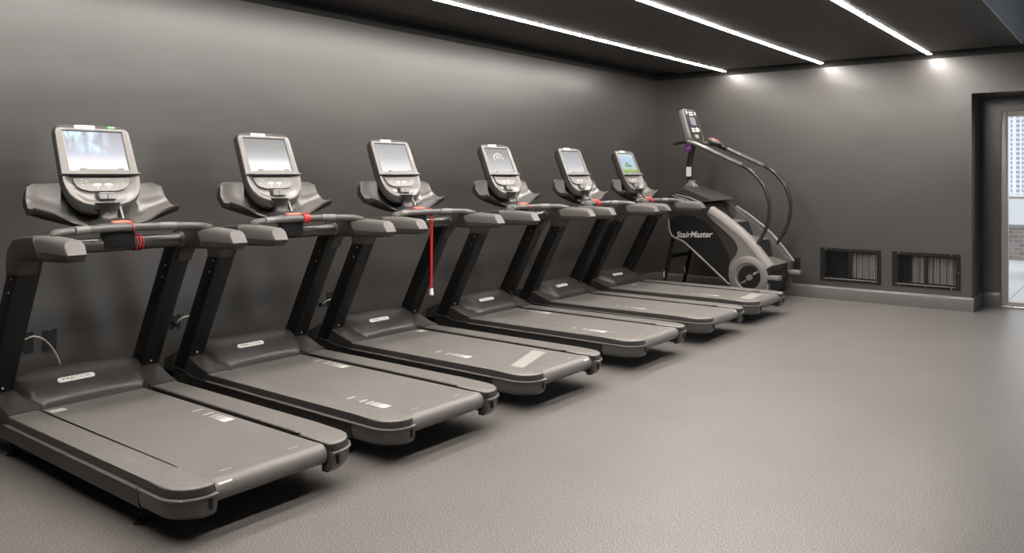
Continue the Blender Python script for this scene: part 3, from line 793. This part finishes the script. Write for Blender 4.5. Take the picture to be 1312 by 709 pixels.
    for ang0, w0, w1 in ((1.75, -.262, -.20), (1.75, .20, .255)):     # pale wear marks on the roller curve
        p_ = []
        for th in (ang0+.55, ang0+.75):
            p_.append((lc+(R+.0006)*math.cos(th), zc+(R+.0006)*math.sin(th)))
        if (kind in ('feathers', 'pale_fade', 'dim_fade') and ((w0 < 0) == (kind == 'feathers'))):
            bm.faces.new([bm.verts.new(P3(p_[0][0], w0, p_[0][1])), bm.verts.new(P3(p_[0][0], w1, p_[0][1])), bm.verts.new(P3(p_[1][0], w1, p_[1][1])), bm.verts.new(P3(p_[1][0], w0, p_[1][1]))]).material_index = 1
    if tape:
        v4 = [bm.verts.new(P3(l, w_, .2198-.002*(l-.126)/1.55)) for l, w_ in ((tape[0], -.274), (tape[1], -.274), (tape[3], tape[4]), (tape[2], tape[4]))]
        bm.faces.new(v4).material_index = 2
    own(finish('running_belt', bm, [M_BELT, M_WHITE, M_TAPE], T, 30))
    # red safety cord
    bm = bmnew()
    if cord[0] == 'wrap':          # thin loops around the cross bar and a curl on the handle bar
        for k in range(3):
            w_ = cord[1]+.016*k
            tube(bm, [P3(1.42+.0435*math.cos(a)+.0, w_+.012*math.sin(a*.5), 1.083+.0435*math.sin(a)) for a in [2*PI*j/16 for j in range(17)]], .0028, 6)
        tube(bm, [P3(1.36+.026*math.cos(a), cord[1]-.05+.03*a/5, 1.170+.026*math.sin(a)) for a in [5.5*j/14 for j in range(15)]], .0024, 6)
    elif cord[0] == 'band':        # several thick turns on the handle bar
        for k in range(5):
            w_ = cord[1]+.0085*k
            tube(bm, [P3(1.357+.0255*math.cos(a), w_, 1.170+.0255*math.sin(a)) for a in [2*PI*j/16 for j in range(17)]], .0046, 6)
        tube(bm, [P3(1.357, cord[1]+.012*math.cos(a)+.02, 1.198+.016*math.sin(a)) for a in [2*PI*j/12 for j in range(13)]], .0028, 6)
    elif cord[0] == 'hang':
        w_ = cord[1]
        for k in range(2):
            tube(bm, [P3(1.36+.025*math.cos(a), w_-.03+.02*k, 1.170+.025*math.sin(a)) for a in [2*PI*j/16 for j in range(17)]], .0022, 6)
        tube(bm, [P3(1.37, w_-.01, 1.145), P3(1.372, w_, 1.05), P3(1.371, w_+.002, .80), P3(1.37, w_, .58)], .0042, 8)
        tube(bm, [P3(1.362, w_+.008, 1.145), P3(1.364, w_+.008, .9), P3(1.364, w_+.004, .58)], .0042, 8)
    so = own(finish('safety_cord', bm, M_RED, T, 60)); so['label'] = 'red safety cord'
    if cord[0] == 'hang':
        bm = bmnew(); tube(bm, [P3(1.367, w_+.002, .585), P3(1.367, w_+.002, .567), P3(1.367, w_+.002, .553), P3(1.367, w_+.002, .535)], [.012, .018], 12)
        own(finish('cord_clip', bm, M_PALE, so))
    return T

# fitted row positions
specs = [
 ('nearest treadmill at the left edge of the photo, with blurred bluish picture on screen', 2.083, .007, 'feathers', [(1.005, .222)], (-.265,), None, ('wrap', .085)),
 ('second treadmill from the left, grey screen and red cord bunched around its handle bar', 3.186, .009, 'grey', [(1.42, .222), (.556, -.232)], None, None, ('band', .065)),
 ('third treadmill from the left, with a long red safety cord hanging down', 4.339, -.008, 'pale_fade', [(.96, -.235)], (.19,), (.193, .295, .348, .462, .21), ('hang', .125)),
 ('fourth treadmill from the left, its grey screen showing a white ring emblem', 5.631, -.004, 'ring', [(1.545, .222), (.70, -.215)], None, None, ('wrap', .075)),
 ('fifth treadmill from the left, second nearest the stair climber, plain grey screen', 6.804, .012, 'dim_fade', [(1.0, -.23)], None, None, ('band', -.02)),
 ('farthest treadmill, beside the stair climber, green and blue landscape on screen', 7.955, -.016, 'landscape', [(.77, -.205)], (-.02,), (.13, .25, .16, .28, .20), ('band', -.02)),
]
first = None
for sp_ in specs:
    lab, y, dx, kind, marks, stick, tape, cord = sp_
    t = make_treadmill(lab, y, dx, kind, marks, stick, tape, cord, first)
    if first is None: first = t

# ------------------------------------------------------------------ stair climber (side plane y, x and z measured)
SM = thing('stair_climber', 'silver and black stair climbing machine with revolving steps in the back corner', 'stair climber', (-3.9, 9.04, 0))
ox, oy = -3.9, 9.04
def S(x, y, z): return Vector((x-ox, y-oy, z))
YN, YFAR = 8.66, 9.40
arc = [(-4.403, .865), (-4.381, .928), (-4.33, .962), (-4.244, .98), (-4.077, .97), (-3.937, .916), (-3.87, .865), (-3.80, .78), (-3.742, .70), (-3.695, .62), (-3.659, .545), (-3.640, .49), (-3.64, .40), (-3.645, .30), (-3.652, .225)]
trim = [(-4.403, .865), (-4.403, .82), (-4.385, .766), (-4.344, .716), (-4.254, .685), (-4.198, .657), (-4.065, .551), (-3.902, .419), (-3.652, .212)]
for s, (y0, y1, yo) in (('near', (YN+.006, YN+.075, -1)), ('far', (YFAR-.075, YFAR-.006, 1))):
    yface = YN if yo < 0 else YFAR
    # charcoal shell of the side panel
    shell = trim[::-1][0:]+[]
    top = [(-4.405, .90), (-4.41, 1.02), (-4.40, 1.12), (-4.36, 1.21), (-4.22, 1.235), (-4.03, 1.145), (-3.90, 1.08), (-3.82, 1.01), (-3.60, .85), (-3.45, .72), (-3.30, .55), (-3.20, .45), (-3.19, .33), (-3.24, .16), (-3.45, .10), (-3.62, .16)]
    poly = trim[:0]+[(x, z) for x, z in trim[::-1]]+top
    bm = bmnew(); prism(bm, poly, lambda x, z: S(x, y0, z), lambda x, z: S(x, y1, z))
    finish('side_panel', bm, M_SMCH if yo < 0 else M_SMIN, SM)
    # black inset carrying the name
    bm = bmnew(); poly = arc+trim[1:][::-1][1:]
    prism(bm, poly, lambda x, z: S(x, yface+.004*(-yo)-.000, z), lambda x, z: S(x, yface+.02*(-yo), z))
    o = finish('side_inset', bm, M_SMBK, SM)
    if yo < 0:
        bm = bmnew()
        text_into(bm, 'StairMaster', .098, frame(S(-4.085, YN+.0025, .757), (1, 0, .055), (0, 0, 1)), 0, depth=.001, shear=.25, sx=.98, weight=.0016)
        
        finish('lettering', bm, mat('lettering_silver', (.5, .47, .45), .45), o)
    # silver trim line
    bm = bmnew(); tube(bm, [S(x, yface+.004*(-yo), z) for x, z in [(-4.405, .93), (-4.408, .89)]+trim], .013, 8, smooth=3)
    finish('trim_line', bm, M_SMSIL, SM, 60)
    # silver frame: rail on top, curved web, ring round the hub
    upper = [(-3.823, 1.045), (-3.73, .99), (-3.633, .918), (-3.53, .842), (-3.428, .755), (-3.31, .62), (-3.199, .481), (-3.177, .453)]
    lower = [(-3.918, 1.022), (-3.912, .998), (-3.857, .935), (-3.78, .878), (-3.697, .816), (-3.635, .762), (-3.581, .71), (-3.548, .665), (-3.539, .622), (-3.555, .561), (-3.60, .51), (-3.637, .468), (-3.652, .40), (-3.657, .32), (-3.645, .23), (-3.61, .155), (-3.54, .10), (-3.42, .085), (-3.27, .10), (-3.205, .16), (-3.20, .24), (-3.245, .30), (-3.285, .345), (-3.25, .40)]
    poly = lower+upper[::-1]
    bm = bmnew(); prism(bm, poly, lambda x, z: S(x, yface-.012*(-yo), z), lambda x, z: S(x, yface+(.05 if yo < 0 else .008)*(-yo), z), bev=.008 if yo < 0 else .003)
    finish('side_frame', bm, M_SMSIL if yo < 0 else M_SMIN, SM)
    # bevelled top rail
    bm = bmnew()
    U = [Vector((x, 0, z)) for x, z in [(-3.870, 1.075)]+upper]
    loops = []
    for i, p in enumerate(U):
        tdir = (U[min(i+1, len(U)-1)]-U[max(i-1, 0)]).normalized(); nn = Vector((-tdir.z, 0, tdir.x)); nn = nn if nn.z > 0 else -nn
        c = []
        for a, b in (((-.022, .0), (-.012, .018), (.070, .018), (.078, .004), (.078, -.04), (-.022, -.055)) if yo < 0 else ((-.022, .0), (-.018, .006), (.006, .006), (.010, .002), (.010, -.01), (-.022, -.02))):
            q_ = p+nn*b; c.append(S(q_.x, yface+a*(-yo), q_.z))
        loops.append(c)
    loft(bm, loops); finish('top_rail', bm, mat('stepper_pale_silver', (.26, .243, .23), .4, metal=.2), SM, 30)
    # ring and hub disc
    cx_, cz_ = -3.428, .326
    bm = bmnew(); loft(bm, [[S(cx_+r*math.cos(2*PI*k/40), yface+d*yo, cz_+r*math.sin(2*PI*k/40)) for k in range(40)] for r, d in ((.225, .0), (.225, .016), (.215, .024), (.150, .026), (.140, .018), (.138, .0))], cap=False)
    finish('hub_ring', bm, M_SMSIL, SM)
    bm = bmnew(); disc(bm, S(cx_+.02, yface+.012*yo, cz_-.01), (0, 1, 0), .134, .02, 36); hub = finish('hub_cover', bm, M_SMBK, SM)
    if yo < 0:
        bm = bmnew()
        yy = YN-.0235
        def dot(x, z, r): disc(bm, S(cx_+.02+x, yy, cz_-.01+z), (0, 1, 0), r, .003, 8)
        for i in range(-3, 4):
            for k in range(-2, 3):
                u = i*.019; v = k*.019+(i % 2)*.009
                if u*u+v*v < .044**2: dot((u-v*.25)*.75, (v+u*.35)*.75, .0036)
        for k in range(1, 6):
            for m_ in (0, 1): dot(.035+k*.014, .030+k*.007+m_*.015-(.0), .0052-.0005*k); dot(-.035-k*.014, -.030-k*.007-m_*.015, .0036-.0003*k)
        finish('emblem', bm, M_PALE, hub)
    # rear footing plate
    bm = bmnew(); box(bm, -3.30-ox, -3.079-ox, (yface-.02 if yo < 0 else yface-.085)-oy, (yface+.085 if yo < 0 else yface+.02)-oy, .302, .350, bev=.01); finish('grab_plate', bm, M_SMSIL, SM)
    # hand rail tube
    rp = [(-4.19, 1.84), (-4.12, 1.822), (-4.008, 1.778), (-3.783, 1.678), (-3.60, 1.595), (-3.528, 1.562), (-3.415, 1.489), (-3.294, 1.352), (-3.235, 1.215), (-3.212, 1.085), (-3.248, .87), (-3.362, .655), (-3.385, .615)]
    yr_ = 8.72 if yo < 0 else 9.40
    bm = bmnew(); tube(bm, [S(x, yr_, z) for x, z in rp], .021, 12, smooth=4); hr = finish('hand_rail', bm, M_SMBR if False else mat('stepper_rail', (.03, .029, .028), .25, metal=.3), SM, 60)
    bm = bmnew(); tube(bm, [S(x, yr_, z) for x, z in rp[0:6]], .0265, 12, smooth=3); finish('rail_grip', bm, mat('stepper_grip', (.10, .095, .09), .3, metal=.3), hr, 60)
    bm = bmnew(); tube(bm, [S(-3.372, yr_, .635), S(-3.405, yr_, .572)], .033, 12); finish('rail_socket', bm, M_SMSIL, hr)
# centre body under the steps
bm = bmnew()
body = [(-4.30, .95), (-4.25, 1.20), (-4.0, 1.10), (-3.93, .88), (-3.68, .66), (-3.44, .42), (-3.24, .40), (-3.20, .30), (-3.26, .14), (-3.45, .11), (-3.62, .18), (-4.05, .56), (-4.2, .68)]
prism(bm, body, lambda x, z: S(x, YN+.08, z), lambda x, z: S(x, YFAR-.08, z)); finish('body', bm, M_SMBK, SM)
# steps
st = [((-3.215, .440), (-3.40, .500)), ((-3.440, .700), (-3.63, .735)), ((-3.687, .902), (-3.88, .925)), ((-3.98, 1.118), (-4.20, 1.135))]
for i, ((xf, zf), (xb, zb)) in enumerate(st):
    bm = bmnew()
    lo = (-3.27, .20) if i == 0 else st[i-1][1]
    prism(bm, [(xf, zf), (xb, zb), (xb-.02, zb-.03), (lo[0]-.03, lo[1]-.02), (lo[0], lo[1]+.002), (xf-.004, zf-.024)], lambda x, z: S(x, YN+.077, z), lambda x, z: S(x, YFAR-.077, z), bev=.004, seg=1)
    so_ = finish('step', bm, [M_STEP, M_SMCH], SM)
    for p in so_.data.polygons:
        if p.normal.x > .5: p.material_index = 1
# top cover, stripes, post
bm = bmnew()
cov = [(-4.42, 1.19), (-4.39, 1.245), (-4.24, 1.318), (-4.17, 1.305), (-3.90, 1.172), (-3.88, 1.155), (-3.90, 1.142), (-4.15, 1.145), (-4.30, 1.18)]
prism(bm, cov, lambda x, z: S(x, YN+.02, z-.03 if z > 1.2 else z), lambda x, z: S(x, YN+.14, z)); 
prism(bm, cov, lambda x, z: S(x, YN+.14, z), lambda x, z: S(x, YFAR-.14, z)); prism(bm, cov, lambda x, z: S(x, YFAR-.14, z), lambda x, z: S(x, YFAR-.02, z-.03 if z > 1.2 else z))
bmesh.ops.remove_doubles(bm, verts=bm.verts[:], dist=.0005); finish('top_cover', bm, mat('stepper_cover', (.025, .024, .023), .35), SM)
bm = bmnew()
for dz in (0, .045):
    tube(bm, [S(-4.36+dz*.9, YN+.012, 1.205+dz*.35), S(-4.20+dz, YN+.008, 1.19-.055+dz*.5+.03), S(-4.03+dz, YN+.008, 1.100+dz*.6)], .011, 8)
finish('cover_stripe', bm, M_SMSIL, SM)
bm = bmnew(); loft(bm, [[S(-4.285+a, 9.03+b, z) for a, b in rrect(w_, w_*.9, .015, 3)] for w_, z in ((.085, 1.285), (.06, 1.33), (.038, 1.36), (.038, 1.39))]); finish('post_base', bm, M_SMSIL, SM)
bm = bmnew(); tube(bm, [S(-4.300, 9.03, 1.30), S(-4.310, 9.03, 1.5), S(-4.305, 9.03, 1.64), S(-4.26, 9.03, 1.82)], .034, 14, smooth=4); post = finish('post', bm, M_SMBK, SM, 60)
bm = bmnew(); prism(bm, rrect(.033, .058, .004, 2), lambda a, b: S(-4.306+a, 8.994, 1.492+b), lambda a, b: S(-4.306+a, 8.9965, 1.492+b)); finish('post_label', bm, M_WHITE, post)
# console: slim upright tablet, face turned towards the steps and slightly up
cu_ = Vector((-.300, 0, .954)).normalized(); cn = Vector((cu_.z, 0, -cu_.x))       # up along the face, outward normal
c0 = S(-4.265, 9.035, 2.055)
def K(a, b, n): return c0+Vector((0, a, 0))+cu_*b+cn*n
bm = bmnew()
ol = [(a*(1.03-.55*b*(.8 if b < 0 else .1)), b) for a, b in rrect(.172, .205, .055, 5)]
loft(bm, [[K(a*.8, b*.85, -.085) for a, b in ol], [K(a*.97, b*.97, -.065) for a, b in ol], [K(a, b, -.03) for a, b in ol], [K(a, b, -.004) for a, b in ol], [K(a*.97, b*.975, .004) for a, b in ol]])
con = finish('console', bm, mat('stepper_console_grey', (.13, .124, .118), .4, metal=.2), SM, 40)
bm = bmnew(); prism(bm, rrect(.155, .188, .03, 4), lambda a, b: K(a, b, .002), lambda a, b: K(a, b, .008), bev=.001, seg=1); finish('console_face', bm, M_SMCH, con)
bm = bmnew(); prism(bm, rrect(.072, .050, .004, 2, 0, .048), lambda a, b: K(a, b, .007), lambda a, b: K(a, b, .011)); finish('display', bm, mat('stepper_display', (.05, .05, .06), .2, emit=(.36, .34, .42), es=.8), con)
bm = bmnew()
for (a, b, w_, h_) in ((-.11, .155, .016, .018), (.115, .150, .016, .018), (0, .130, .045, .009), (0, .160, .05, .007), (-.06, -.052, .038, .010), (-.06, -.082, .038, .010), (.055, -.045, .016, .014), (.055, -.078, .028, .010), (.10, -.058, .012, .02), (.02, -.06, .010, .024)):
    prism(bm, rrect(w_, h_, min(w_, h_)*.4, 2, a, b), lambda a_, b_: K(a_, b_, .007), lambda a_, b_: K(a_, b_, .0105))
finish('console_buttons', bm, M_PALE, con)
bm = bmnew(); prism(bm, rrect(.045, .022, .006, 2, -.02, -.150), lambda a_, b_: K(a_, b_, .007), lambda a_, b_: K(a_, b_, .016)); finish('sensor_pad', bm, mat('stepper_greenish', (.30, .36, .22), .4), con)
# lower bar of the console, cross handles and pods
bm = bmnew(); tube(bm, [S(-4.19, 8.72, 1.84), S(-4.22, 8.80, 1.838), S(-4.235, 9.03, 1.84), S(-4.22, 9.30, 1.838), S(-4.19, 9.40, 1.84)], .026, 12, smooth=3); finish('cross_handle', bm, M_TUBE, SM, 60)
for yy in (8.72, 9.40):
    bm = bmnew(); tube(bm, [S(-4.19, yy, 1.84), S(-4.26, yy, 1.838), S(-4.36, yy, 1.818)], .019, 10, smooth=3); finish('handle_stub', bm, M_SMBK, SM, 60)
for yy, red in ((8.74, False), (9.36, True)):
    bm = bmnew()
    ax = Vector((.62, 0, -.28)).normalized(); up_ = Vector((.28, 0, .62)).normalized()
    ce = S(-4.13, yy-.02 if red else yy, 1.868 if red else 1.832)
    rx, ry, rz = (.085, .062, .038) if red else (.07, .03, .02)
    for k in range(1):
        r0 = bmesh.ops.create_uvsphere(bm, u_segments=20, v_segments=12, radius=1.0)
        for v in r0['verts']:
            c = v.co.copy(); cz = c.z if c.z < .45 else .45+(c.z-.45)*.3
            v.co = ce+ax*c.x*rx+Vector((0, 1, 0))*c.y*ry+up_*cz*rz
    pod = finish('control_pod', bm, mat('stepper_console_grey', (.13, .124, .118), .4, metal=.2), SM, 60)
    if red:
        bm = bmnew()
        for (a, b, w_, h_) in ((-.025, -.015, .018, .012), (.012, -.018, .014, .011), (-.02, .015, .018, .011), (.015, .015, .016, .010), (.045, 0, .008, .01)):
            prism(bm, rrect(w_, h_, .004, 2, a, b), lambda a_, b_: ce+ax*a_+Vector((0, b_, 0))+up_*.017, lambda a_, b_: ce+ax*a_+Vector((0, b_, 0))+up_*.0275)
        finish('pod_buttons', bm, mat('pod_red', (.55, .16, .12), .4), pod)
        bm = bmnew(); tube(bm, [S(-4.08, 9.40, 1.815), S(-3.99, 9.40, 1.772)], .034, 12); finish('rail_collar', bm, M_SMBK, SM)
bm = bmnew(); r0 = bmesh.ops.create_uvsphere(bm, u_segments=16, v_segments=10, radius=1.0)
for v in r0['verts']: v.co = S(-4.215, 8.78, 1.766)+Vector((v.co.x*.040, v.co.y*.03, v.co.z*.045))
o = finish('purple_pouch', bm, mat('purple_fabric', (.16, .02, .22), .5), None); o.location = (ox, oy, 0); tag(o, 'small purple pouch hanging under the stair climber console', 'pouch')
# black A frame legs
for yy in (YN+.09, YFAR-.09):
    bm = bmnew(); tube(bm, [S(-4.39, yy, .70), S(-4.545, yy, .012)], .026, 4); disc(bm, S(-4.545, yy, .008), (0, 0, 1), .045, .016, 16); 
    lg = finish('support_leg', bm, M_SMBK, SM)
    bm = bmnew(); box(bm, -4.502-ox, -4.490-ox, yy-.0305-oy, yy-.0275-oy, .22, .30); finish('leg_label', bm, M_PALE, lg)
bm = bmnew(); tube(bm, [S(-4.44, YN+.09, .475), S(-4.44, YFAR-.09, .475)], .024, 4); finish('leg_brace', bm, M_SMBK, SM)
bm = bmnew(); box(bm, -3.60-ox, -3.28-ox, YN+.03-oy, YFAR-.03-oy, 0, .10, bev=.01); finish('base', bm, M_SMBK, SM)

# ------------------------------------------------------------------ outlets and cords
def outlet(name, y0, y1, z0, z1, lab, gang, loc_wall='left'):
    if loc_wall == 'left':
        t = thing(name, lab, 'outlet', (XL, (y0+y1)/2, (z0+z1)/2)); w_ = (y1-y0)/2; h_ = (z1-z0)/2
        f = lambda a, b, n: Vector((n, a, b))
    else:
        t = thing(name, lab, 'outlet', ((y0+y1)/2, YB, (z0+z1)/2)); w_ = (y1-y0)/2; h_ = (z1-z0)/2
        f = lambda a, b, n: Vector((a, -n, b))
    bm = bmnew(); prism(bm, rrect(w_, h_, .006, 3), lambda a, b: f(a, b, 0.0005), lambda a, b: f(a, b, .007), bev=.002, seg=1); finish('cover_plate', bm, M_PLATE, t)
    bm = bmnew()
    for g in range(gang):
        c = 0 if gang == 1 else (-w_/2+w_*g)
        for b0 in (-h_*.42, h_*.42): prism(bm, rrect(.017, .014, .008, 3, c, b0), lambda a, b: f(a, b, .006), lambda a, b: f(a, b, .010))
    finish('socket', bm, M_SOCK, t)
    bm = bmnew()
    for b0 in (-h_*.9, h_*.9): prism(bm, rrect(.004, .003, .002, 2, 0, b0), lambda a, b: f(a, b, .006), lambda a, b: f(a, b, .009))
    finish('plate_screw', bm, M_CHROME, t)
    return t
outlet('wall_outlet', 1.876, 1.996, .408, .532, 'wide black wall outlet with a plugged in cord, behind the nearest treadmill', 2)
outlet('wall_outlet', 2.047, 2.125, .403, .530, 'slim black wall outlet with nothing plugged in, left wall', 1)
outlet('wall_outlet', 2.84, 2.915, .41, .51, 'black wall outlet glimpsed between the first and second treadmills', 1)
outlet('wall_outlet', 4.160, 4.240, .395, .515, 'black wall outlet glimpsed between the second and third treadmills', 1)
outlet('wall_outlet', -3.275, -3.20, .33, .46, 'black wall outlet on the back wall behind the stair climber', 1, 'back')
def cord(label, y, z, pts):
    t = thing('power_cord', label, 'power cord', (XL+.010, y, z), 'power cords plugged into the left wall')
    bm = bmnew(); tube(bm, pts, .0055, 8, smooth=5); finish('cable', bm, M_CORD, t, 60)
    bm = bmnew(); box(bm, .0, .035, -.018, .018, -.014, .014, bev=.005); finish('plug', bm, M_CORD if y < 2.5 else M_SMBK, t)
cord('pale power cord arching out of the wide outlet behind the nearest treadmill', 1.905, .485,
     [(.03, 0, 0), (.06, .03, .02), (.075, .07, .028), (.07, .13, -.01), (.06, .19, -.10), (.05, .23, -.22), (.05, .24, -.34), (.05, .24, -.47)])
cord('pale power cord looping out of the outlet between first and second treadmills', 2.865, .455,
     [(.03, 0, 0), (.05, .02, .03), (.06, .07, .04), (.06, .12, .01), (.05, .17, -.08), (.05, .20, -.25), (.05, .20, -.44)])
cord('pale power cord looping out of the outlet between second and third treadmills', 4.09, .425,
     [(.03, 0, 0), (.05, .02, .03), (.06, .07, .035), (.06, .12, .01), (.05, .16, -.08), (.05, .19, -.25), (.05, .19, -.41)])
